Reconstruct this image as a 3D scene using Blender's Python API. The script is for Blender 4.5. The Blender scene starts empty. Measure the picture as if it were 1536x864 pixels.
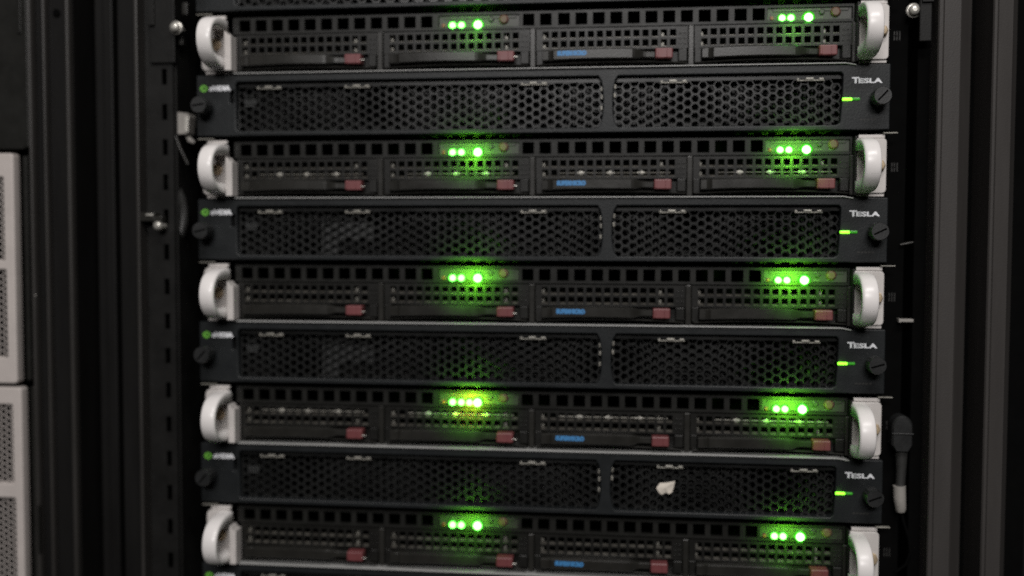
import bpy, bmesh, math, random
from mathutils import Matrix, Vector
random.seed(7)
sc = bpy.context.scene
col = sc.collection
S = 0.001                                   # everything below is written in millimetres

# ------------------------------------------------------------------ camera
cam = bpy.data.cameras.new('camera')
cam.sensor_width = 36.0
cam.lens = 35.156
cam.clip_start = 0.01
cam.clip_end = 50
cam.dof.use_dof = True
cam.dof.focus_distance = 0.640
cam.dof.aperture_fstop = 1.75
co = bpy.data.objects.new('camera', cam)
col.objects.link(co)
yaw, pit, rol = 0.113670, -0.045835, 0.002552
F = Vector((-math.sin(yaw)*math.cos(pit), math.cos(yaw)*math.cos(pit), math.sin(pit)))
R = Vector((math.cos(yaw), math.sin(yaw), 0))
U = R.cross(F)
R2 = math.cos(rol)*R + math.sin(rol)*U
U2 = -math.sin(rol)*R + math.cos(rol)*U
M4 = Matrix(((R2.x, U2.x, -F.x, .067485), (R2.y, U2.y, -F.y, -.696221), (R2.z, U2.z, -F.z, -.119742), (0, 0, 0, 1)))
co.matrix_world = M4
sc.camera = co

# ------------------------------------------------------------------ world, room lamps, exposure
w = bpy.data.worlds.new('World')
sc.world = w
w.use_nodes = True
w.node_tree.nodes['Background'].inputs[0].default_value = (1.0, .97, .95, 1)
w.node_tree.nodes['Background'].inputs[1].default_value = .006
sc.view_settings.view_transform = 'Standard'
sc.view_settings.look = 'None'
sc.view_settings.gamma = 1
sc.view_settings.exposure = 0
sc.view_settings.use_curve_mapping = False
sc.cycles.max_bounces = 5
sc.cycles.use_denoising = False
sc.cycles.sample_clamp_indirect = 4
sc.cycles.pixel_filter_width = 2.0

def area(name, loc, target, sx, sy, power, color):
    l = bpy.data.lights.new(name, 'AREA')
    l.shape = 'RECTANGLE'
    l.size, l.size_y = sx, sy
    l.energy = power
    l.color = color
    o = bpy.data.objects.new(name, l)
    col.objects.link(o)
    o.location = loc
    o.rotation_euler = (Vector(target)-Vector(loc)).to_track_quat('-Z', 'Y').to_euler()
    return o
# fluorescent ceiling fixture of the aisle in front of the rack, then an added fill
area('ceiling_and_fill_light', (.38, -1.35, 1.45), (.0, 0, -.15), 1.2, .30, 25, (1.0, .965, .94))
area('ceiling_and_fill_light', (.05, -2.6, .95), (-.05, 0, -.2), 1.2, .40, 36, (1.0, .97, .95))  # added frontal fill that brightens the handles

# ------------------------------------------------------------------ materials
def mat(name, c, rough=.5, metal=0, var=.25, scale=60, bump=.0, bscale=900, spec=.5, streak=None):
    m = bpy.data.materials.new(name)
    m.use_nodes = True
    n, l = m.node_tree.nodes, m.node_tree.links
    b = n['Principled BSDF']
    b.inputs['Metallic'].default_value = metal
    b.inputs['Specular IOR Level'].default_value = spec
    tc = n.new('ShaderNodeTexCoord'); oi = n.new('ShaderNodeObjectInfo')
    ad = n.new('ShaderNodeVectorMath'); ad.operation = 'ADD'
    l.new(tc.outputs['Object'], ad.inputs[0]); l.new(oi.outputs['Random'], ad.inputs[1])
    vec = ad.outputs[0]
    if streak:
        mp = n.new('ShaderNodeMapping'); mp.inputs['Scale'].default_value = streak
        l.new(vec, mp.inputs[0]); vec = mp.outputs[0]
    no = n.new('ShaderNodeTexNoise'); no.inputs['Scale'].default_value = scale; no.inputs['Detail'].default_value = 5
    no.inputs['Roughness'].default_value = .65
    l.new(vec, no.inputs['Vector'])
    mr = n.new('ShaderNodeMapRange')
    mr.inputs['From Min'].default_value = .3; mr.inputs['From Max'].default_value = .7
    mr.inputs['To Min'].default_value = 1-var; mr.inputs['To Max'].default_value = 1+var
    l.new(no.outputs['Fac'], mr.inputs['Value'])
    mx = n.new('ShaderNodeVectorMath'); mx.operation = 'SCALE'
    mx.inputs[0].default_value = c
    l.new(mr.outputs[0], mx.inputs['Scale'])
    l.new(mx.outputs[0], b.inputs['Base Color'])
    rr = n.new('ShaderNodeMapRange')
    rr.inputs['To Min'].default_value = max(.05, rough-.12); rr.inputs['To Max'].default_value = min(1, rough+.12)
    l.new(no.outputs['Fac'], rr.inputs['Value']); l.new(rr.outputs[0], b.inputs['Roughness'])
    if bump:
        n2 = n.new('ShaderNodeTexNoise'); n2.inputs['Scale'].default_value = bscale; n2.inputs['Detail'].default_value = 2
        l.new(ad.outputs[0], n2.inputs['Vector'])
        bp = n.new('ShaderNodeBump'); bp.inputs['Strength'].default_value = bump; bp.inputs['Distance'].default_value = .0004
        l.new(n2.outputs['Fac'], bp.inputs['Height']); l.new(bp.outputs[0], b.inputs['Normal'])
    return m

def emit(name, c, strength, base=(.02, .1, .02)):
    m = bpy.data.materials.new(name)
    m.use_nodes = True
    b = m.node_tree.nodes['Principled BSDF']
    b.inputs['Base Color'].default_value = (*base, 1)
    b.inputs['Roughness'].default_value = .25
    b.inputs['Emission Color'].default_value = (*c, 1)
    b.inputs['Emission Strength'].default_value = strength
    return m

MT = dict(
    bezel=mat('black_bezel_plastic', (.0122, .0138, .0148), .42, bump=.25, var=.15, spec=.28),
    grille=mat('dark_grille_steel', (.0138, .0142, .0140), .27, spec=.5, var=.35, scale=25),
    inner=mat('dark_inner_steel', (.008, .008, .0076), .5, var=.6, scale=30),
    black=mat('flat_black', (.0025, .0025, .0025), .9, spec=.03),
    chassis=mat('dark_chassis_steel', (.012, .0119, .0107), .40, spec=.25, var=.2, bump=.15),
    tray=mat('tray_plastic', (.0098, .0096, .0086), .38, spec=.28, var=.2, bump=.15),
    lever=mat('lever_plastic', (.018, .0173, .0152), .32, spec=.4, var=.2, bump=.1),
    panel=mat('control_panel_plastic', (.026, .0245, .021), .45, var=.2),
    handle=mat('white_handle_paint', (.80, .77, .755), .30, var=.06, scale=35),
    ear=mat('ear_satin_paint', (.53, .50, .48), .42, var=.08, scale=50),
    steel=mat('bright_edge_steel', (.36, .36, .35), .45, var=.07, streak=(4, 40, 40)),
    zinc=mat('zinc_plated_steel', (.62, .60, .55), .35, metal=.6, var=.2),
    brass=mat('tarnished_screw', (.46, .36, .24), .45, metal=.3, var=.3, scale=120),
    red=mat('red_latch_plastic', (.15, .041, .043), .45, var=.12),
    redled=mat('dim_red_lens', (.20, .045, .025), .4, var=.1),
    button=mat('brown_button_rubber', (.105, .05, .036), .5, var=.15),
    knob=mat('black_knob_plastic', (.0125, .013, .0133), .42, bump=.2),
    white=mat('white_print', (.78, .79, .82), .5, var=.08),
    green=mat('green_print', (.16, .50, .05), .5, var=.1),
    blue=mat('blue_print', (.045, .20, .44), .5, var=.12, scale=400),
    tick=mat('faint_print', (.11, .105, .09), .6, var=.2),
    sticker=mat('dark_sticker', (.026, .027, .027), .45, var=.3, scale=120),
    clip=mat('clip_steel', (.26, .25, .22), .42, metal=.3, var=.3, scale=200),
    beige=mat('beige_bezel_plastic', (.49, .445, .42), .5, var=.05, bump=.1),
    litridge=mat('lit_ridge_paint', (.026, .0242, .0225), .42, var=.15, bump=.2, streak=(1, 1, .15), spec=.4),  # paler than the posts: light caught by the ridges, put into the colour
    post=mat('black_post_paint', (.0075, .0072, .007), .5, spec=.14, var=.18, bump=.25, streak=(1, 1, .15)),
    rail=mat('dark_rail_paint', (.0082, .008, .0076), .5, spec=.2, var=.25, bump=.25),
    greypost=mat('charcoal_post_paint', (.042, .0385, .0365), .5, spec=.25, var=.1, bump=.25, streak=(1, 1, .15)),
    cable=mat('black_cable_rubber', (.026, .026, .025), .45, var=.2),
    conn=mat('pale_connector', (.27, .255, .235), .5, var=.12),
    paper=mat('torn_paper', (.66, .60, .52), .8, var=.15, scale=150),
    led=emit('green_indicator_light', (.10, 1.0, .07), 15),
    lens=emit('green_halo_disc', (.10, 1.0, .0), 1.7),  # glowing discs that imitate the halo round each indicator
    halodim=emit('dim_green_halo_disc', (.08, .9, .0), .45),
    ambering=emit('amber_halo_disc', (1.0, .70, .0), 2.2, (.2, .1, .01)),
    ledbig=emit('bright_green_indicator_light', (.12, 1.0, .09), 18),
    amber=emit('amber_indicator_light', (1.0, .62, .05), 24, (.2, .1, .01)),
    bar=emit('green_bar_light', (.24, 1.0, .03), 3.2),
    bardim=emit('dim_green_bar_light', (.10, 1.0, .02), .22),
    mark=mat('worn_print', (.018, .0175, .016), .6, var=.3),
    rim=mat('hole_rim_glint', (.085, .08, .07), .30, metal=.3, var=.6, scale=150),  # lighter than the tray; sparkle of the lower hole edges put into the colour
)

# ------------------------------------------------------------------ mesh helpers
class MB:
    def __init__(self): self.v, self.f, self.sm = [], [], []
    def add(self, vs, fs, smooth=False):
        o = len(self.v)
        self.v += [tuple(p) for p in vs]
        self.f += [tuple(i+o for i in f) for f in fs]
        self.sm += [smooth]*len(fs)
    def box(self, x0, x1, y0, y1, z0, z1, b=0.0):
        b = min(b, (x1-x0)*.45, (y1-y0)*.45, (z1-z0)*.45)
        if b <= 0:
            v = [(x, y, z) for z in (z0, z1) for y in (y0, y1) for x in (x0, x1)]
            self.add(v, [(0, 2, 3, 1), (4, 5, 7, 6), (0, 1, 5, 4), (2, 6, 7, 3), (0, 4, 6, 2), (1, 3, 7, 5)])
            return
        bm = bmesh.new()
        bmesh.ops.create_cube(bm, size=1)
        for q in bm.verts:
            q.co = ((x0+x1)/2+q.co.x*(x1-x0), (y0+y1)/2+q.co.y*(y1-y0), (z0+z1)/2+q.co.z*(z1-z0))
        bmesh.ops.bevel(bm, geom=bm.edges[:], offset=b, segments=2, affect='EDGES', profile=.5)
        bm.verts.index_update()
        self.add([q.co[:] for q in bm.verts], [[q.index for q in f.verts] for f in bm.faces])
        bm.free()
    def ring_sweep(self, rings, closed=False, smooth=True, caps=True):
        n = len(rings[0]); vs = [p for r in rings for p in r]; fs = []
        m = len(rings)
        for i in range(m if closed else m-1):
            a, b = i*n, ((i+1) % m)*n
            for j in range(n):
                k = (j+1) % n
                fs.append((a+j, a+k, b+k, b+j))
        self.add(vs, fs, smooth)
        if caps and not closed:
            self.add(rings[0], [tuple(range(n))[::-1]]); self.add(rings[-1], [tuple(range(n))])
    def tube(self, pts, r, n=10, smooth=True):
        pts = [Vector(p) for p in pts]; rings = []
        for i, p in enumerate(pts):
            t = (pts[min(i+1, len(pts)-1)]-pts[max(i-1, 0)]).normalized()
            a = t.cross(Vector((0.13, .97, .2)).normalized()).normalized(); b = t.cross(a)
            rr = r[i] if isinstance(r, (list, tuple)) else r
            rings.append([tuple(p+rr*(math.cos(2*math.pi*k/n)*a+math.sin(2*math.pi*k/n)*b)) for k in range(n)])
        self.ring_sweep(rings, smooth=smooth)
    def lathe_y(self, cx, cz, prof, n=24, smooth=True):     # prof: (radius, y) from back to front
        rings = [[(cx+r*math.cos(2*math.pi*k/n), y, cz+r*math.sin(2*math.pi*k/n)) for k in range(n)] for r, y in prof]
        self.ring_sweep(rings, smooth=smooth)
    def grid_panel(self, xs, zs, solid, y0, y1):
        nx, nz = len(xs)-1, len(zs)-1
        for i in range(nx):
            for j in range(nz):
                if not solid(i, j): continue
                a, b, c, d = xs[i], xs[i+1], zs[j], zs[j+1]
                self.add([(a, y0, c), (b, y0, c), (b, y0, d), (a, y0, d)], [(0, 1, 2, 3)])
                self.add([(a, y1, c), (b, y1, c), (b, y1, d), (a, y1, d)], [(3, 2, 1, 0)])
                for (di, dj, p, q) in ((-1, 0, (a, c), (a, d)), (1, 0, (b, d), (b, c)), (0, -1, (b, c), (a, c)), (0, 1, (a, d), (b, d))):
                    ii, jj = i+di, j+dj
                    if not (0 <= ii < nx and 0 <= jj < nz and solid(ii, jj)):
                        self.add([(p[0], y0, p[1]), (q[0], y0, q[1]), (q[0], y1, q[1]), (p[0], y1, p[1])], [(0, 3, 2, 1)])
    def hexes(self, x0, x1, z0, z1, a, y0, y1, hole=.84, ox=0, oz=0):
        dx = a*math.sqrt(3)/2; Rr = a/math.sqrt(3)
        for i in range(int((x1-x0)/dx)+1):
            x = x0+ox+i*dx
            zz = z0+oz+(a/2 if i % 2 else 0)
            while zz <= z1:
                o = [(x+Rr*math.cos(k*math.pi/3), zz+Rr*math.sin(k*math.pi/3)) for k in range(6)]
                h = [(x+Rr*hole*math.cos(k*math.pi/3), zz+Rr*hole*math.sin(k*math.pi/3)) for k in range(6)]
                v = [(p[0], y0, p[1]) for p in o]+[(p[0], y0, p[1]) for p in h]+[(p[0], y1, p[1]) for p in h]
                f = []
                for k in range(6):
                    m = (k+1) % 6
                    f += [(k, m, 6+m, 6+k), (6+k, 6+m, 12+m, 12+k)]
                self.add(v, f)
                zz += a
    def mesh(self, name):
        me = bpy.data.meshes.new(name)
        me.from_pydata([(x*S, y*S, z*S) for x, y, z in self.v], [], self.f)
        me.polygons.foreach_set('use_smooth', self.sm)
        me.update()
        return me

def link(name, me, m, parent=None, loc=(0, 0, 0)):
    o = bpy.data.objects.new(name, me)
    col.objects.link(o)
    if m is not None and not me.materials: me.materials.append(m)
    o.parent = parent
    o.location = tuple(c*S for c in loc)
    return o
def empty(name, loc, label, cat, group=None):
    o = bpy.data.objects.new(name, None)
    o.empty_display_size = .01
    col.objects.link(o)
    o.location = tuple(c*S for c in loc)
    return tag(o, label, cat, group)
def tag(o, label, cat, group=None):
    o['label'] = label; o['category'] = cat
    if group: o['group'] = group
    return o
def part(name, mb, m, parent, loc=(0, 0, 0)):
    return link(name, mb.mesh(name), m, parent, loc)

def from_curve(cu, name):                    # flat curve data -> mesh standing in the XZ plane
    t = bpy.data.objects.new('temporary', cu)
    col.objects.link(t)
    bpy.context.view_layer.update()
    me = bpy.data.meshes.new_from_object(t.evaluated_get(bpy.context.evaluated_depsgraph_get()))
    bpy.data.objects.remove(t); bpy.data.curves.remove(cu)
    me.name = name
    me.materials.clear()
    me.transform(Matrix.Rotation(math.pi/2, 4, 'X'))
    return me
def outline(name, loops, depth, bevel=.4, y=0):       # loops in mm (x,z): outer loop and holes; front face at y
    cu = bpy.data.curves.new(name, 'CURVE')
    cu.dimensions = '2D'; cu.fill_mode = 'BOTH'
    cu.extrude = (depth/2-bevel)*S; cu.bevel_depth = bevel*S; cu.bevel_resolution = 2; cu.offset = -bevel*S
    for lp in loops:
        sp = cu.splines.new('POLY'); sp.points.add(len(lp)-1); sp.use_cyclic_u = True
        for i, (a, b) in enumerate(lp): sp.points[i].co = (a*S, b*S, 0, 1)
    me = from_curve(cu, name)
    me.transform(Matrix.Translation((0, (y+depth/2)*S, 0)))
    return me
def text(name, s, x0, z0, width, height, y, thick=.12, bold=.0):
    cu = bpy.data.curves.new(name, 'FONT')
    cu.body = s; cu.size = 1; cu.extrude = .01; cu.offset = bold; cu.resolution_u = 3
    me = from_curve(cu, name)
    xs = [v.co.x for v in me.vertices]; zs = [v.co.z for v in me.vertices]; ys = [v.co.y for v in me.vertices]
    for v in me.vertices:
        v.co.x = (x0+(v.co.x-min(xs))/(max(xs)-min(xs))*width)*S
        v.co.z = (z0+(v.co.z-min(zs))/(max(zs)-min(zs))*height)*S
        v.co.y = (y+(-thick if v.co.y < 0 else 0))*S
    return me
def rounded(x0, x1, z0, z1, r, n=5):
    pts = []
    for cx, cz, a0 in ((x1-r, z1-r, 0), (x0+r, z1-r, 90), (x0+r, z0+r, 180), (x1-r, z0+r, 270)):
        for k in range(n+1):
            a = math.radians(a0+90*k/n); pts.append((cx+r*math.cos(a), cz+r*math.sin(a)))
    return pts
def lamp(name, parent, loc, power, color, rad=1.2):
    l = bpy.data.lights.new(name, 'POINT')
    l.energy = power; l.color = color; l.shadow_soft_size = rad*S
    o = bpy.data.objects.new(name, l)
    col.objects.link(o)
    o.parent = parent
    o.location = tuple(c*S for c in loc)

def halo_spot(parent, loc, power, color):          # added floating spot aimed back at the panel, imitating bloom round the lights
    l = bpy.data.lights.new('added_halo_lamp', 'SPOT')
    l.energy = power; l.color = color; l.shadow_soft_size = 4*S
    l.spot_size = math.radians(104); l.spot_blend = 1
    o = bpy.data.objects.new('added_halo_lamp', l)
    col.objects.link(o)
    o.parent = parent
    o.location = tuple(c*S for c in loc)
    o.rotation_euler = (math.pi/2, 0, 0)

PITCH = 88.9
ZLO, ZHI = -470, 150

# ------------------------------------------------------------------ the rack's own frame
rack = empty('server_rack', (0, 0, ZLO), 'black frame of the rack that holds the servers, with its slotted rails', 'rack')
def rp(name, mb, m): return part(name, mb, m, rack, (0, 0, -ZLO))
b = MB(); b.box(-330, 345, 640, 645, ZLO, ZHI); rp('back_panel', b, MT['black'])
b = MB(); b.box(-262.0, -258.5, 40, 640, ZLO, ZHI); rp('side_panel', b, MT['black'])
b = MB(); b.box(266.5, 270, 50, 640, ZLO, ZHI); rp('side_panel', b, MT['black'])
# slotted mounting rail, left
zs = [ZLO]; z = ZLO+6.5; slots = []
while z < ZHI-14:
    zs += [z, z+11.5]; slots.append(len(zs)-2); z += 25.4
zs.append(ZHI)
b = MB(); b.grid_panel([-281, -268.4, -264.6, -260], zs, lambda i, j: not (i == 1 and j in slots), 2, 5)
b.box(-281, -279.2, 5, 40, ZLO, ZHI); b.box(-260.8, -258.6, 5.2, 39.5, ZLO, ZHI)
rp('mounting_rail', b, MT['rail'])
# upright posts, left
b = MB(); b.box(-284.0, -281.2, -9, 30, ZLO, ZHI, .8); rp('lit_ridge', b, MT['litridge'])  # lighter strip imitating the highlight on the post edge
b = MB(); b.box(-300, -284.1, -2, 30, ZLO, ZHI, .8); rp('post', b, MT['post'])
b = MB(); b.box(-326, -317.5, 14, 50, ZLO, ZHI, .8); b.box(-317.4, -309.5, 9, 50, ZLO, ZHI, 1.2); rp('post', b, MT['post'])
b = MB(); b.box(-345, -280, 52, 56, ZLO, ZHI); rp('gap_shade_panel', b, MT['black'])  # black sheet put in for the deep shade of the gap
# right side: inner rail, front post with a step, outer post
b = MB(); b.box(243.6, 256.5, 16, 19, ZLO, ZHI); b.box(243.6, 245.4, 19, 60, ZLO, ZHI); rp('mounting_rail', b, MT['black'])
b = MB(); b.box(262, 270.0, 12, 40, ZLO, ZHI, .6); rp('inner_flange', b, MT['black'])
b = MB()
prof = [(270.2, 30), (270.2, -3.5), (270.9, -4.5), (273.0, -4.5), (273.5, -3.9), (274.0, -4.5), (284.2, -4.5), (285.2, -3.6), (286.4, 2.5), (297.5, 16), (299, 30)]
b.ring_sweep([[(x, y, zz) for x, y in prof] for zz in (ZLO, ZHI)], smooth=False)
rp('post', b, MT['greypost'])
b = MB(); b.box(299.2, 306.0, 34, 60, ZLO, ZHI); rp('gap_shade_panel', b, MT['black'])  # black sheet standing for the shade between the posts
b = MB()
prof = [(306.2, 40), (306.2, 1.0), (307.0, 0), (308.6, 0), (309.1, .7), (309.6, 0), (319, 1.5), (327, 16), (328, 40)]
b.ring_sweep([[(x, y, zz) for x, y in prof] for zz in (ZLO, ZHI)], smooth=False)
rp('post', b, MT['greypost'])
b = MB(); b.box(328.2, 345, 30, 60, ZLO, ZHI, .5); rp('gap_shade_panel', b, MT['black'])  # black sheet standing for the shade beyond the outer post
# rack-unit marks printed on the right rail (unreadably small in the photograph)
mk = MB(); mk.grid_panel([-1.9, -1.3, -.2, .4, 1.6, 2.2], [-3, -2.4, -.3, .3, 2.4, 3], lambda i, j: (i in (0, 2, 4) and j in (1, 3)) or j in (0, 4) and i in (0, 2, 4) or (i == 4 and j == 2), 0, .1)
mkm = mk.mesh('unit_mark')
for k in range(-1, 5):
    link('unit_mark', mkm, MT['mark'], rack, (249, 15.7, -PITCH*k+21-ZLO))

# ------------------------------------------------------------------ neighbouring rack on the left
nb = empty('server_rack', (-355, 0, ZLO), 'dark ridged frame of the neighbouring rack at the left edge', 'rack')
def npart(name, mb, m): return part(name, mb, m, nb, (355, 0, -ZLO))
b = MB()
prof = [(-371, 40), (-370.6, 4), (-369.5, 2), (-341, 2), (-335.4, 1), (-335, 40)]
b.ring_sweep([[(x, y, zz) for x, y in prof] for zz in (ZLO, ZHI)], smooth=False)
npart('post', b, MT['post'])
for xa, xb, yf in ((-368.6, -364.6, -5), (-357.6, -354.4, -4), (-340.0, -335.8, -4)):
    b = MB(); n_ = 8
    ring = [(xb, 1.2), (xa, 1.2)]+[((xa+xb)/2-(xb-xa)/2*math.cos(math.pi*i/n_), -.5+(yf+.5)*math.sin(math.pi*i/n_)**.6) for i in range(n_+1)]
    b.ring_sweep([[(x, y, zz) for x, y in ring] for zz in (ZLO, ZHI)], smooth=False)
    npart('lit_ridge', b, MT['litridge'])  # ridge coloured lighter than its post to imitate caught light
b = MB(); b.box(-480, -371.4, 42, 46, ZLO, ZHI); npart('back_panel', b, MT['black'])
b = MB(); b.lathe_y(-348, 47, [(2.9, 1.05), (2.9, .75), (2.2, .7)], 16); npart('screw_hole', b, MT['black'])
b = MB(); b.box(-365.6, -364.4, -6.6, -4.1, -352, -316, .3); npart('edge_strip', b, MT['chassis'])
b = MB(); b.box(-366.6, -364.8, -4.6, -4.05, -160.5, -159.3, .2); npart('paint_chip', b, MT['zinc'])

bp = empty('blank_panel', (-420, 0, -46), 'dark grey blank panel above the beige bezels, far left', 'panel')
b = MB(); b.box(-480, -372.4, 3, 8, -50.6, 150, .8); part('plate', b, MT['chassis'], bp, (420, 0, 46))
b = MB(); b.box(-379.6, -376.6, 1.6, 2.95, 33, 150, .4); part('edge_strip', b, MT['tray'], bp, (420, 0, 46))
b = MB(); b.box(-480, -374, -2, 2.9, -52.0, -50.4, .3); part('lower_lip', b, MT['chassis'], bp, (420, 0, 46))

def beige(z0, z1, xr, cut, label):
    root = empty('equipment_bezel', (-420, 0, z0), label, 'bezel', 'beige bezels in the neighbouring rack')
    holes = [rounded(-470, xr-8.6+o, za, zb, .8) for za, zb, o in cut]
    me = outline('bezel_face', [rounded(-480, xr, z0, z1, 2.5)]+holes, 9, 1.0, -7)
    link('bezel_face', me, MT['beige'], root, (420, 0, -z0))
    for za, zb, o in cut:
        b = MB(); b.hexes(-432, xr-6+o, za-2, zb+2, 4.6, -4.6, -3.9, .89)
        part('perforated_sheet', b, MT['beige'], root, (420, 0, -z0))
    b = MB(); b.box(-478, xr-1.5, 9, 20, z0+2, z1-2); part('backing', b, MT['black'], root, (420, 0, -z0))
    b = MB(); b.box(xr+.4, xr+4.2, 4, 30, z0+1, z1-1, .5); part('side_flange', b, MT['chassis'], root, (420, 0, -z0))
beige(-225.2, -55.6, -379.2, [(-134, -73, .4), (-206, -141, 1.2)], 'upper beige perforated bezel at the far left edge')
beige(-420, -228.2, -376.4, [(-300, -241, 1.2), (-392, -311, 2.2)], 'lower beige perforated bezel at the far left edge')

# ------------------------------------------------------------------ GPU unit: bezel, two hexagon grilles, knobs, logo, lettering, light
# local z = 0 at the unit's top edge
def gpu_meshes():
    D = {}
    def mull(z): return 3.4+2.6*abs((z+23)/17.5)**2.6
    left, right = [], []
    zt, zb_ = -5.4, -40.6
    n = 12
    zz = [zt+(zb_-zt)*i/n for i in range(n+1)]
    left = [(-212, zt-1.5), (-210.5, zt)]+[(54.2-mull(z_)-(.8 if i in (0, n) else 0), z_) for i, z_ in enumerate(zz)]+[(-210.5, zb_), (-212, zb_+1.5)]
    right = [(54.2+mull(z_)+(.8 if i in (0, n) else 0), z_) for i, z_ in enumerate(zz)]+[(208.5-1.8, zb_), (209.2, zb_+1.5)]+[(209.4+1.4*math.sin(math.pi*.5*i/6), zb_+3+(zt-1.5-zb_-3)*i/6) for i in range(7)]+[(209.5, zt)]
    outer = rounded(-241.3, 241.6, -44, -.3, .8, 3)
    notch = rounded(-216.6, -213.4, -20.5, -11.5, .6, 3)
    D['bezel'] = outline('bezel', [outer, left, right, notch], 12, .7, 0)
    b = MB(); b.hexes(-214, 52, -42, -9.6, 6.0, 5, 8.2, .80); b.box(-213, 52, 4.6, 7, -9, -4.8); D['grille'] = b.mesh('grille')
    b = MB(); b.hexes(56.5, 212, -42, -9.6, 6.0, 5, 8.2, .80); b.box(56, 211, 4.6, 7, -9, -4.8); D['grille2'] = b.mesh('grille')
    b = MB(); b.hexes(-214, 212, -43, -4, 5.55, 13, 14, .76, 1.1, .7); D['screen'] = b.mesh('inner_screen')
    b = MB(); b.box(-217, 217, 40, 560, -43.5, -.8); b.box(-217, 217, 12.2, 40, -1.6, -.8); b.box(-217, 217, 12.2, 40, -43.5, -42.7)
    b.box(-240, -217, 12.2, 40, -43.2, -1); b.box(214, 240, 12.2, 40, -43.2, -1); D['body'] = b.mesh('body')
    # knob: a grooved thumbscrew with a slot
    b = MB()
    N = 28
    rings = []
    for r, y in ((4.4, -.05), (4.4, -.5), (4.5, -.9), (4.6, -1.6), (4.6, -4), (6.1, -4.6), (6.1, -13.6), (5.5, -14.6)):
        rings.append([((r-(.28 if (k % 2 and r == 6.1) else 0))*math.cos(2*math.pi*k/N), y, (r-(.28 if (k % 2 and r == 6.1) else 0))*math.sin(2*math.pi*k/N)) for k in range(N)])
    b.ring_sweep(rings, smooth=False)
    D['knob'] = b.mesh('knob')
    b = MB(); b.box(-4.4, 4.4, -15.0, -14.55, -.55, .55, .2); D['slot'] = b.mesh('slot')
    # clip: a bent bar with two bumps
    b = MB(); b.box(-9.2, 9.2, 3.0, 4.5, -.55, .15, .2); b.box(-3.4, 2.2, 2.4, 4.5, .0, 1.7, .6); b.box(5.4, 8.8, 2.6, 4.5, -.1, 1.4, .5)
    b.box(-9.2, -7.4, 2.8, 4.5, .0, 1.3, .4); D['clip'] = b.mesh('clip')
    b = MB(); b.box(-.7, .7, 2.4, 4.6, -1.5, 1.5, .4); D['tab'] = b.mesh('retaining_tab')
    # logo: green eye, white letters
    lens = [(-238.8+6.1*t, -9.9+2.5*math.sin(math.pi*t)**.6) for t in [i/12 for i in range(13)]]+[(-238.8+6.1*(1-t), -9.9-2.5*math.sin(math.pi*t)**.7) for t in [i/12 for i in range(1, 12)]]
    iris = [(-235.4+1.25*math.cos(a)*1.2, -9.8+1.0*math.sin(a)) for a in [2*math.pi*i/14 for i in range(14)]]
    pup = [(-235.2+.6*math.cos(a), -9.8+.5*math.sin(a)) for a in [2*math.pi*i/10 for i in range(10)]]
    D['eye'] = outline('logo_eye', [lens, iris, pup], .16, .02, -.16)
    D['maker'] = text('logo_lettering', 'nVIDIA', -231.6, -11.7, 16.0, 3.8, -.01, .12, .085)
    t1 = text('lettering', 'T', 216.6, -13.0, 4.8, 4.1, -.01, .12, .045)
    t2 = text('lettering', 'ESLA', 220.9, -13.0, 15.4, 3.3, -.01, .12, .04)
    bm = bmesh.new(); bm.from_mesh(t1); bm.from_mesh(t2); bm.to_mesh(t1); bm.free()
    D['name'] = t1
    b = MB()
    for k in range(5): b.box(222+k*2.3, 223.7+k*2.3, -.12, 0, -37.6, -36.6)
    D['small'] = b.mesh('faint_marking')
    b = MB(); b.box(210.4, 216.8, -1.0, -.02, -24.5, -22.6, .6); D['light'] = b.mesh('indicator_light')
    b = MB(); b.box(216.9, 221.8, -1.0, -.02, -24.3, -22.6, .6); D['light2'] = b.mesh('light_window')
    b = MB(); b.box(-207.5, -198, 4.2, 4.9, -20.5, -18.9, .2); b.box(-207, -198.4, 4.3, 4.95, -18.2, -17.4, .1); b.box(-207.2, -199, 4.3, 4.95, -22.6, -21.4, .2); D['tag'] = b.mesh('sticker')
    b = MB(); b.box(-152, -114, 9, 9.4, -29, -17); b.box(-152, -140, 8.8, 9.3, -40, -29); D['label'] = b.mesh('sticker')
    return D
GD = gpu_meshes()
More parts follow.
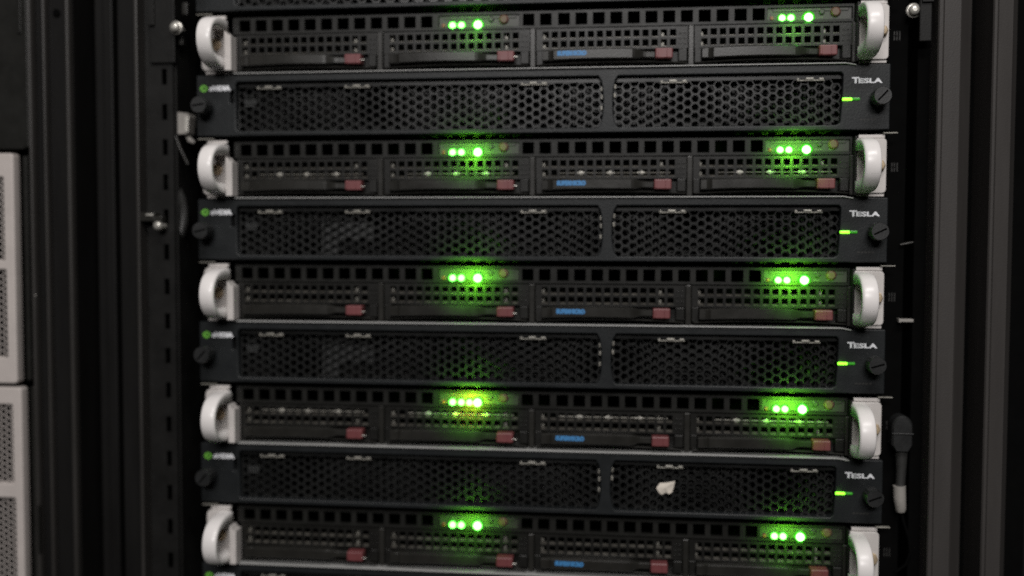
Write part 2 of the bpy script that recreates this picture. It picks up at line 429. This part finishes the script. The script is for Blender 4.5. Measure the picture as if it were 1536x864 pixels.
def gpu(k, label, sticker=False, dx=0):
    root = empty('gpu_server', (dx, 0, -PITCH*k-44.2), label, 'server', 'black grille units between the white-handled servers')
    L = lambda n, key, m, loc=(0, 0, 44.2), p=root: link(n, GD[key], MT[m], p, loc)
    bz = L('bezel', 'bezel', 'bezel')
    L('body', 'body', 'black'); L('grille', 'grille', 'grille'); L('grille', 'grille2', 'grille'); L('inner_screen', 'screen', 'inner')
    for x in (-233.8, 233.4):
        a = L('knob', 'knob', 'knob', (x, 0, 44.2-23.2))
        s_ = L('slot', 'slot', 'black', (0, 0, 0), a); s_.rotation_euler = (0, random.uniform(-.9, .3), 0)
    for x in (-188.2, -123.5, 2.7, 99, 190.2): L('clip', 'clip', 'clip', (x, 0, 44.2-9.9))
    for x, zz in ((49.6, -14), (49.8, -19.5), (49.6, -27), (58.9, -12.5), (58.7, -18.5)): L('retaining_tab', 'tab', 'clip', (x, 0, 44.2+zz))
    lg = L('logo', 'eye', 'green', (0, 0, 0), bz); L('logo_lettering', 'maker', 'white', (0, 0, 0), bz)
    lg['label'] = 'small green eye-shaped emblem'
    L('lettering', 'name', 'white', (0, 0, 0), bz)['label'] = 'white capital lettering on the right end'
    L('faint_marking', 'small', 'mark', (0, 0, 0), bz)
    li = L('indicator_light', 'light', 'bar'); li['label'] = 'lit green bar light'
    L('light_window', 'light2', 'bardim', (0, 0, 0), li)
    lamp('added_halo_lamp', li, (213, -3, -23.4), .0005, (.2, 1, .03))  # added point lamp for the green halo round the bar light
    a = L('sticker', 'tag', 'sticker'); a['label'] = 'small grey sticker'
    if sticker: L('sticker', 'label', 'sticker')
    return root
gpu(-1, 'black grille unit cut by the top edge of the picture, above every white handle')
gpu(0, 'black hexagon-grille unit directly below the topmost white-handled server')
gpu(1, 'black hexagon-grille unit second below the top, under the second white-handled server', True)
gpu(2, 'black hexagon-grille unit under the third white-handled server', True)
gpu(3, 'black hexagon-grille unit with the white paper scrap in its right grille')
gpu(4, 'black grille unit cut by the bottom edge of the picture, below every white handle')

# ------------------------------------------------------------------ white-handled twin server; local z = 0 at its bottom lip
TRAY_X = [-213+108.6*i for i in range(4)]
def server_meshes():
    D = {}
    b = MB()
    b.box(-217, 217, 42, 580, 1.4, 42); b.box(-217, 217, 9, 42, 41.2, 42); b.box(-217, -215.5, 9, 42, 1.4, 41.1); b.box(218.5, 220, 9, 42, 1.4, 41.1)
    b.box(-240, -221, 4, 30, 1, 42)
    b.box(221, 240, 4, 30, 1, 42)
    D['chassis'] = b.mesh('chassis')
    # bottom lip with a bent right end
    b = MB()
    for (xa, za), (xb, zb_) in (((-217.5, .6), (212, .6)), ((212, .6), (218.8, -.6))):
        r = []
        for x, z_ in ((xa, za), (xb, zb_)):
            r.append([(x, -1.5, z_-.6), (x, -1.8, z_-.35), (x, -1.75, z_-.05), (x, -1.3, z_+.2), (x, 0, z_+.2), (x, 18, z_+.2), (x, 18, z_-.6)])
        b.ring_sweep(r, smooth=False)
    D['lip'] = b.mesh('bottom_lip')
    # vent strip with square holes
    holes = [(-206.6+12.1*i, 8.4) for i in range(12)]+[(-1.4, 8.2), (10.6, 8.2)]+[(23.3+12.02*i, 8.3) for i in range(12)]
    xs = [-215.4]
    for c, w_ in holes: xs += [c-w_/2, c+w_/2]
    xs += [218.4]
    # leave out the two control-panel bays
    xs2 = xs[:]; 
    ia = 1+2*12
    xs2 = xs[:ia]+[-65.2, -7.6]+xs[ia:-1]+[161.2, 217.4, 218.4]
    def solid(i, j):
        mid = (xs2[i]+xs2[i+1])/2
        if -65.2 < mid < -7.6 or 161.2 < mid < 217.4: return j == 2 or j == 0
        if j != 1: return True
        return not any(abs(mid-c) < .1 for c, _ in holes)
    b = MB(); b.grid_panel(xs2, [29.2, 31.0, 39.3, 41.0], solid, 5, 8.5)
    D['vent'] = b.mesh('vent_panel')
    # control panel
    def ctrl(wd):
        b = MB(); b.box(0, wd, 6.6, 9, 31.15, 39.2, .2); b.box(wd*.06, wd*.96, 6.0, 6.58, 36.8, 38.8, .2); return b.mesh('control_panel')
    D['ctrlA'] = ctrl(57.0); D['ctrlB'] = ctrl(55.6)
    b = MB(); b.lathe_y(0, 0, [(3.5, 6.5), (3.5, 5.9), (3.1, 5.7), (3.0, 5.2), (2.2, 4.9)], 20); D['button'] = b.mesh('power_button')
    b = MB(); b.lathe_y(0, 0, [(1.9, 6.5), (1.9, 5.7), (1.3, 5.4)], 16); D['smallbutton'] = b.mesh('reset_button')
    b = MB(); b.lathe_y(0, 0, [(2.2, 6.5), (2.2, 5.4), (1.8, 4.6), (.8, 4.1)], 14); D['led'] = b.mesh('indicator_light')
    b = MB(); b.lathe_y(0, 0, [(2.8, 6.5), (2.8, 5.3), (2.3, 4.3), (1.0, 3.7)], 14); D['ledbig'] = b.mesh('indicator_light')
    b = MB(); b.lathe_y(0, 0, [(3.4, 6.58), (3.4, 6.2), (2.2, 5.9)], 18); D['lens'] = b.mesh('halo_disc')  # emissive disc imitating the halo round an indicator
    b = MB(); b.lathe_y(0, 0, [(4.5, 6.57), (4.5, 6.1), (2.8, 5.7)], 18); D['halobig'] = b.mesh('halo_disc')
    b = MB(); b.box(-1.1, 1.1, 5.6, 6.5, -1.2, 1.2, .3); D['dim'] = b.mesh('unlit_light')
    b = MB()
    for x in (10, 16.5, 22, 28, 35): b.box(x-1.3, x+1.3, 5.88, 5.98, 37.6, 38.1)
    for x in (35, 44): b.box(x-2, x+2, 6.45, 6.56, 32.3, 32.8)
    D['icons'] = b.mesh('printed_marks')
    # drive tray, local x from 0 to 104
    b = MB()
    xs = [0]
    for i in range(15):
        c = 6.5+6.25*i; xs += [c-2.15, c+2.15]
    xs += [104]
    zz = [13.4, 15.0, 19.9, 21.6, 26.5, 28.4]
    b.grid_panel(xs, zz, lambda i, j: not (i % 2 == 1 and j in (1, 3)), 4.6, 7.2)
    b.box(0, 104, 9.5, 12, 3.0, 13.2)                          # recess behind the lever
    b.box(97.6, 103.6, 2.8, 9.4, 4.2, 13.0, .5)                # block to the right of the latch
    b.box(0, 4.6, 4.2, 9.4, 3.2, 13.2, .4)
    for x in (97.9, 101):                                      # symbols moulded beside the grid
        for z_ in (16.2, 19.8, 23.4): b.box(x, x+1.9, 4.2, 4.55, z_, z_+1.1, .1)
    D['tray'] = b.mesh('drive_tray')
    b = MB()
    for i in range(15):
        c = 6.5+6.25*i
        for z_ in (15.0, 21.6):
            b.ring_sweep([[(x, 4.25, z_-.25), (x, 4.25, z_+.1), (x, 7.1, z_+1.0), (x, 7.1, z_-.1), (x, 4.7, z_-.25)] for x in (c-2.1, c+2.1)], smooth=False)
    D['rims'] = b.mesh('hole_rims')
    b = MB(); rings = []
    for i in range(25):                                        # arched lower edge
        x = 1+102*i/24; a = 1.7*(1-((x-52)/51)**2)
        rings.append([(x, 1.2, 2.5+a), (x, .8, 2.9+a), (x, 1.2, 3.3+a), (x, 9.4, 3.3+a), (x, 9.4, 2.5+a)])
    b.ring_sweep(rings, smooth=False)
    D['edge'] = b.mesh('lower_edge')
    b = MB(); rings = []
    for i in range(41):
        x = 4.9+76.6*i/40; u = (x-44)/40; a = 1.0*(1-u*u)
        k_ = min(1, max(0, (x-66)/9)); k_ = k_*k_*(3-2*k_); h = 3.6-1.3*k_; y = -1.4-1.8*(1-u*u)+3.2*k_
        if 10.6 < x < 12.4: y += 1.1
        zc = 8.8+a*.75
        rings.append([(x, y+.7, zc-h), (x, y, zc-h+.7), (x, y, zc+h-.7), (x, y+.7, zc+h), (x, 6, zc+h), (x, 6, zc-h)])
    b.ring_sweep(rings, smooth=False)
    D['lever'] = b.mesh('lever')
    b = MB(); b.box(81.8, 93.6, -2.6, 6, 5.7, 12.5, .7); b.box(82.4, 83.8, -3.0, -2.5, 6.4, 11.8, .2); b.box(89.4, 90.0, -2.9, -2.5, 6.4, 11.8, .15); D['latch'] = b.mesh('latch')
    b = MB(); b.box(93.2, 96.2, -2.7, -1.7, 8.0, 8.6, .2); D['pin'] = b.mesh('release_pin')
    D['blue'] = text('label_lettering', 'SUPERMICRO', 15.0, 8.3, 20.2, 3.5, -2.72, .1, .11)
    for v in D['blue'].vertices:                               # the print follows the bulge of the lever
        u = (v.co.x/S-44)/40
        v.co.y = (-1.4-1.8*(1-u*u)-.03-(.12 if v.co.y < -2.75*S else 0))*S
    # drive carriers seen through the grid
    def drive(bar):
        b = MB(); r = []
        xs_ = sorted([17, 93]+[x+t for x in (31.5, 52, 73) for t in (-3, -2, -1, 0, 1, 2, 3)])
        for x in xs_:
            h = .26+1.35*max(0, 1-min(abs(x-c) for c in (31.5, 52, 73))/2.9)
            r.append([(x, 4.75, bar-h), (x, 4.52, bar), (x, 4.75, bar+h), (x, 8, bar+h), (x, 8, bar-h)])
        b.ring_sweep(r, smooth=False)
        return b.mesh('carrier_bar')
    D['driveL'] = drive(17.4); D['driveU'] = drive(24.0)
    b = MB(); b.box(-1.1, 1.1, 9.3, 12, 14.5, 27.6, .3); D['dpost'] = b.mesh('carrier_post')
    b = MB(); b.box(-4.4, -.5, 3.0, 9.4, 1.6, 28.6, .5); D['sep'] = b.mesh('bay_divider')
    # ears
    for s_, nm in ((-1, 'earL'), (1, 'earR')):
        x0, x1 = (-237.2, -218.4) if s_ < 0 else (218.9, 240.0)
        me = outline('ear', [rounded(x0, x1, 2.6, 39.2, 4 if s_ < 0 else 2.6)], 3.0, .5, 0)
        D[nm] = me
        b = MB(); b.box(x0+2.5, x1-1, 1.2, 3.6, .4, 2.3, .3); D[nm+'f'] = b.mesh('ear_flange')
        b = MB(); b.box(x0+3, x1-1, 1.2, 3.6, 39.5, 41.8, .3); D[nm+'g'] = b.mesh('ear_flange')
        b = MB(); rings = []
        cx, hw = (-222.9 if s_ < 0 else 224.6), 5.3
        N = 30
        for i in range(N+1):
            t = -math.pi/2+math.pi*i/N
            y = -31*abs(math.cos(t))**.62; z_ = 20.6+17.9*math.sin(t)
            # inward normal of the D profile
            t2 = t+.02; y2 = -31*abs(math.cos(min(t2, math.pi/2)))**.62; z2 = 20.6+17.9*math.sin(t2)
            if i == N: ny, nz = 0, -1
            elif i == 0: ny, nz = 0, 1
            else:
                d = Vector((y2-y, z2-z_)).normalized(); ny, nz = -d.y*-1, -d.x
                if ny*(0-y)+nz*(20.6-z_) < 0: ny, nz = -ny, -nz
            e = 1.5; th = 3.2+4.6*math.sin(t)**4
            P = lambda px, off: (cx+px, y+ny*off, z_+nz*off)
            rings.append([P(-hw, e), P(-hw+.45, .45), P(-hw+e, 0), P(-1.6, -.25), P(1.6, -.25), P(hw-e, 0), P(hw-.45, .45), P(hw, e), P(hw, th), P(-hw, th)])
        b.ring_sweep(rings, smooth=True)
        D[nm+'h'] = b.mesh('handle')
        b = MB(); b.lathe_y(-226.6 if s_ < 0 else 234.8, 21, [(4.4, -.05), (4.4, -1.2), (3.6, -1.6), (3.6, -4.2), (2.8, -5.2), (1.0, -5.4)], 8, smooth=False); D[nm+'s'] = b.mesh('ear_screw')
    b = MB(); r = []
    for y in (-7.5, 3): r.append([(-217.0, y, 1.8), (-217.0, y, 29.5), (-215.8, y, 28.6), (-214.4, y, 26.6), (-212.4, y, 26.2), (-212.2, y, 25.4), (-212.2, y, 1.8)])
    b.ring_sweep(r, smooth=False); D['bracket'] = b.mesh('side_bracket')
    b = MB(); b.box(218.8, 220.4, -2.5, 8, 1.2, 40.5, .4); D['flange'] = b.mesh('side_flange')
    b = MB(); b.box(-240.6, -229, -.4, 3, 42.5, 43.2, .2); b.box(237.5, 247, -.4, 3, 42.3, 43.0, .2); D['tabs'] = b.mesh('gap_highlight_sliver')  # pale slivers put in for the highlights along the unit gaps
    return D
SD = server_meshes()
GREEN = (.20, 1.0, .02)
def server(s, label, drive, power, amber=False, dx=0):
    root = empty('rack_server', (dx, 0, -PITCH*s), label, 'server', 'slim servers with white handles')
    L = lambda n, key, m, loc=(0, 0, 0), p=root: link(n, SD[key], MT[m], p, loc)
    L('chassis', 'chassis', 'black'); L('bottom_lip', 'lip', 'steel'); L('vent_panel', 'vent', 'chassis')
    for e in ('earL', 'earR'):
        a = L('ear', e, 'ear'); L('handle', e+'h', 'handle', (0, 0, 0), a); L('ear_screw', e+'s', 'brass', (0, 0, 0), a); L('ear_flange', e+'f', 'ear', (0, 0, 0), a); L('ear_flange', e+'g', 'ear', (0, 0, 0), a)
    L('side_bracket', 'bracket', 'ear'); L('side_flange', 'flange', 'chassis'); L('gap_highlight_sliver', 'tabs', 'clip')
    for i in range(1, 4): L('bay_divider', 'sep', 'lever', (TRAY_X[i], 0, 0))
    L('bay_divider', 'sep', 'lever', (TRAY_X[3]+108.4, 0, 0))
    for q, (key, x0, leds, bx, dimx) in enumerate((('ctrlA', -64.9, (-55.2, -48.9, -37.2), -18.9, -61.6), ('ctrlB', 161.5, (171.2, 177.0, 188.6), 206.4, 164.4))):
        c = L('control_panel', key, 'panel', (x0, 0, 0))
        L('printed_marks', 'icons', 'tick', (0, 0, 0), c)
        L('power_button', 'button', 'button', (bx-x0, 0, 36.0), c)
        L('reset_button', 'smallbutton', 'panel', (bx-9-x0, 0, 36.2), c)
        L('unlit_light', 'dim', 'redled', (dimx-x0, 0, 32.6), c)
        for j, x in enumerate(leds):
            big = j == 2
            li = L('indicator_light', 'ledbig' if big else 'led', 'ledbig' if big else 'led', (x-x0, 0, 32.4), c)
            L('halo_disc', 'halobig' if big else 'lens', 'halodim' if s == 0 else 'lens', (x-x0, -.003*j, 32.4), c)  # added halo disc, dimmer on the top server
        halo_spot(c, (leds[1]+5-x0, -29, 31.0), power*1.0, GREEN)
        if amber and q == 0:
            li = L('indicator_light', 'led', 'amber', (-43.0-x0, 0, 32.4), c); li['label'] = 'amber lit indicator'
            L('halo_disc', 'lens', 'ambering', (-43.0-x0, -.05, 32.4), c)
            halo_spot(c, (-43.0-x0, -13, 31), power*.28, (1, .5, .02))
    for i, x in enumerate(TRAY_X):
        t = L('drive_tray', 'tray', 'tray', (x, 0, 0))
        L('lever', 'lever', 'lever', (0, 0, 0), t); L('latch', 'latch', 'red', (0, 0, 0), t)
        L('hole_rims', 'rims', 'rim', (0, 0, 0), t)['kind'] = 'stuff'; L('lower_edge', 'edge', 'lever', (0, 0, 0), t)
        if i < 2: L('release_pin', 'pin', 'zinc', (0, 0, 0), t)
        if i == 2: L('label_lettering', 'blue', 'blue', (0, 0, 0), t)['label'] = 'blue maker lettering'
        for px in (5.0, 87.0): L('carrier_post', 'dpost', 'clip', (px, 0, 0), t)
        if drive: L('carrier_bar', drive, 'clip', (0, 0, 0), t)
    return root
PW = .30
server(0, 'white-handled server with red latches, topmost of the five', None, PW*.16)
server(1, 'white-handled server second from the top, bright knotted bars behind its drive grids', 'driveL', PW*.6)
server(2, 'white-handled server in the middle, third of the five', None, PW*.95)
server(3, 'white-handled server whose left panel shows an amber light among the green', 'driveU', PW*.95, True)
server(4, 'white-handled server lowest of the five, near the bottom edge', None, PW*.45)

# ------------------------------------------------------------------ small things
b = MB()
pts = [(89.6, -291.5), (92.0, -288.2), (96.5, -287.6), (102.6, -286.2), (101.8, -290.0), (100.6, -294.2), (98.4, -295.6), (96.0, -294.6), (93.5, -296.4), (91.5, -294.8)]
cx, cz = 96, -291
n = len(pts)
fr = [((x-cx), 4.4-.12*(x-cx)*.4-(.5 if i % 3 == 0 else 0), z_-cz) for i, (x, z_) in enumerate(pts)]
bk = [(x, y+.3, z_) for x, y, z_ in fr]
vs = fr+bk+[(0, 3.5, 0), (0, 3.8, 0)]
fs = []
for i in range(n):
    j = (i+1) % n
    fs += [(2*n, j, i), (2*n+1, n+i, n+j), (i, j, n+j, n+i)]
b.add(vs, fs)
tag(part('paper_scrap', b, MT['paper'], None, (cx, 0, cz)), 'small torn scrap of white paper stuck in a black grille', 'paper')

def screw(name, loc, r, m, label):
    root = empty(name, loc, label, 'screw')
    b = MB(); b.lathe_y(0, 0, [(r*.5, 12), (r*.5, 1), (r, .9), (r, -1.4), (r*.8, -2.6), (r*.35, -3.1)], 18); part('screw_head', b, MT[m], root)
    b = MB(); b.lathe_y(0, 0, [(r*1.35, 1.9), (r*1.35, .95), (r*.9, .85)], 18); part('washer', b, MT[m], root)
    return root
def at(px, py, y):                                # a point on the plane y, read off the photograph once while laying out the rack
    d = (M4.to_3x3() @ Vector(((px-768)/1500, (432-py)/1500, -1)))
    o = M4.translation/S
    t = (y-o.y)/d.y
    return (o.x+d.x*t, y, o.z+d.z*t)
p = at(263, 41, -3); screw('screw', p, 3.5, 'zinc', 'shiny round screw at the upper left beside the rail')
p = at(1371, 15, 6); screw('screw', p, 3.6, 'zinc', 'round screw at the upper right beside the bracket')
# cage clip on the left rail
p = at(222, 327, -6)
root = empty('cable_clip', p, 'dark clip with a shiny screw on the left rail at mid height', 'clip')
b = MB(); b.box(-7, 6, -2, 7, -2.5, 4, .8); b.box(4, 11, -1.5, 6.5, -4.5, 1.5, .8); part('clip_body', b, MT['lever'], root)
b = MB(); b.lathe_y(8, -5.6, [(3.2, 6.5), (3.4, -1), (2.9, -2.6), (1.2, -3.2)], 16); part('screw_head', b, MT['zinc'], root)
b = MB(); b.box(-.5, 5, -2.6, -1.9, 1.5, 3.0, .3); part('metal_edge', b, MT['zinc'], root)
# bracket flaps at the top of both rails
p = at(244, 40, 0)
root = empty('rail_bracket', p, 'dark bracket plate behind the screw at the upper left', 'bracket')
b = MB(); b.box(-10, 9, -.5, 2, -26, 60, .6); b.box(-10.5, -5.5, -2.5, -.6, 0.5, 60, .5); part('plate', b, MT['rail'], root)
b = MB(); b.box(11, 15, 8, 12, 10, 19, .6); b.box(9.5, 12, 6, 11, -12, -6, .4); part('lug', b, MT['lever'], root)
p = at(1388, 30, 2)
root = empty('rail_bracket', p, 'dark bracket flap beside the charcoal post at the upper right', 'bracket')
b = MB(); b.box(-3.5, 4.5, 0, 3, -14, 60, .8); part('plate', b, MT['rail'], root)
b = MB(); b.box(-2.5, 5, -1.8, -.1, 11.5, 60, .4); part('fold', b, MT['rail'], root)
# pale connector and metal bits in the left gap
p = at(272, 184, 8)
root = empty('cable_connector', p, 'pale plastic connector in the dark gap left of the servers', 'connector')
b = MB(); r = [[(-7, y, 8), (-7.5, y, 1), (-2.5, y, -8.5), (5.5, y, -8.2), (7, y, 4), (6, y, 6.5)] for y in (-2, 9)]
b.ring_sweep(r, smooth=False); part('shell', b, MT['conn'], root)
b = MB(); b.box(3.4, 6.2, -2.6, -1.9, -7, 4, .3); part('locking_ridge', b, MT['zinc'], root)
b = MB(); b.tube([(3, 4, -10), (6, 2, -13), (9, 2, -14.5)], [1.6, 2.2, 1.2], 8); part('wire_end', b, MT['conn'], root)
p = at(271, 228, 6)
b = MB(); b.tube([(-4, 0, 12), (0, 0, 2), (5, 1, -9)], 1.2, 8)
tag(part('thin_rod', b, MT['lever'], None, p), 'thin grey rod slanting below the pale connector', 'rod')
# corrugated conduit, left gap
pts = [at(246, 262, 20), at(256, 272, 14), at(268, 288, 10), at(275, 310, 8), at(275, 335, 10), at(268, 358, 14), at(256, 374, 20), at(240, 384, 30)]
path = []
for i in range(len(pts)-1):
    for k in range(14):
        t = k/14; a, c = Vector(pts[i]), Vector(pts[i+1])
        p0 = Vector(pts[max(i-1, 0)]); p3 = Vector(pts[min(i+2, len(pts)-1)])
        path.append(.5*((2*a)+(-p0+c)*t+(2*p0-5*a+4*c-p3)*t*t+(-p0+3*a-3*c+p3)*t**3))
o0 = Vector(pts[3])
b = MB(); b.tube([q-o0 for q in path], [3.6 if i % 2 else 2.9 for i in range(len(path))], 12, smooth=False)
tag(part('corrugated_conduit', b, MT['cable'], None, tuple(o0)), 'black ribbed conduit looping in the gap left of the servers', 'conduit')
# right gap: metal tabs, power cord
p = at(1360, 481, 10)
b = MB(); b.box(-4.6, 4.6, 0, 6, -1.0, 1.0, .3); b.box(-5.2, -4.0, -.6, 5, -1.3, 1.3, .2)
tag(part('metal_tab', b, MT['conn'], None, p), 'short bright metal tab in the dark gap right of the servers', 'tab')
p = at(1362, 365, 14)
b = MB(); b.tube([(-5, 0, -.9), (0, -.5, .1), (5, 0, 1.0)], [.6, .8, .6], 8)
tag(part('wire_end', b, MT['panel'], None, p), 'thin grey wire end in the gap above the bright tab', 'wire')
p = at(1350, 650, 8)
root = empty('power_cord', p, 'black power cord with pale sleeve hanging right of the servers', 'cord')
b = MB()
r = []
for y, sc_ in ((-7, .72), (-5.5, .86), (5, .86), (7, .76)):
    ring = [(8*sc_*math.cos(a), y, 5+9.5*sc_*math.sin(a)) for a in [math.pi*i/10 for i in range(11)]]
    ring += [(-8*sc_, y, -7), (-5*sc_, y, -11), (5*sc_, y, -11), (8*sc_, y, -7)]
    r.append(ring)
b.ring_sweep(r, smooth=False)
b.box(-7.2, 7.2, -7.6, -6.4, .4, 1.4, .3)
part('plug', b, MT['knob'], root)
b = MB(); b.tube([(1, 0, -10), (1.2, 0, -24), (1, 0, -33), (.5, 0, -38)], [4.4, 3.4, 3.2, 3.2], 12); part('strain_relief', b, MT['cable'], root)
b = MB(); b.tube([(0, -1, -36), (.3, -1, -44), (1.2, -1, -52), (1.4, -1, -54)], [4.2, 4.2, 3.6, 2.8], 12); part('sleeve', b, MT['conn'], root)
b = MB(); b.tube([(1.2, -1, -52), (3, -1, -60), (7, -1, -72), (8.5, 0, -82), (6, 1, -91), (0, 3, -97)], 1.1, 8); part('cable', b, MT['black'], root)
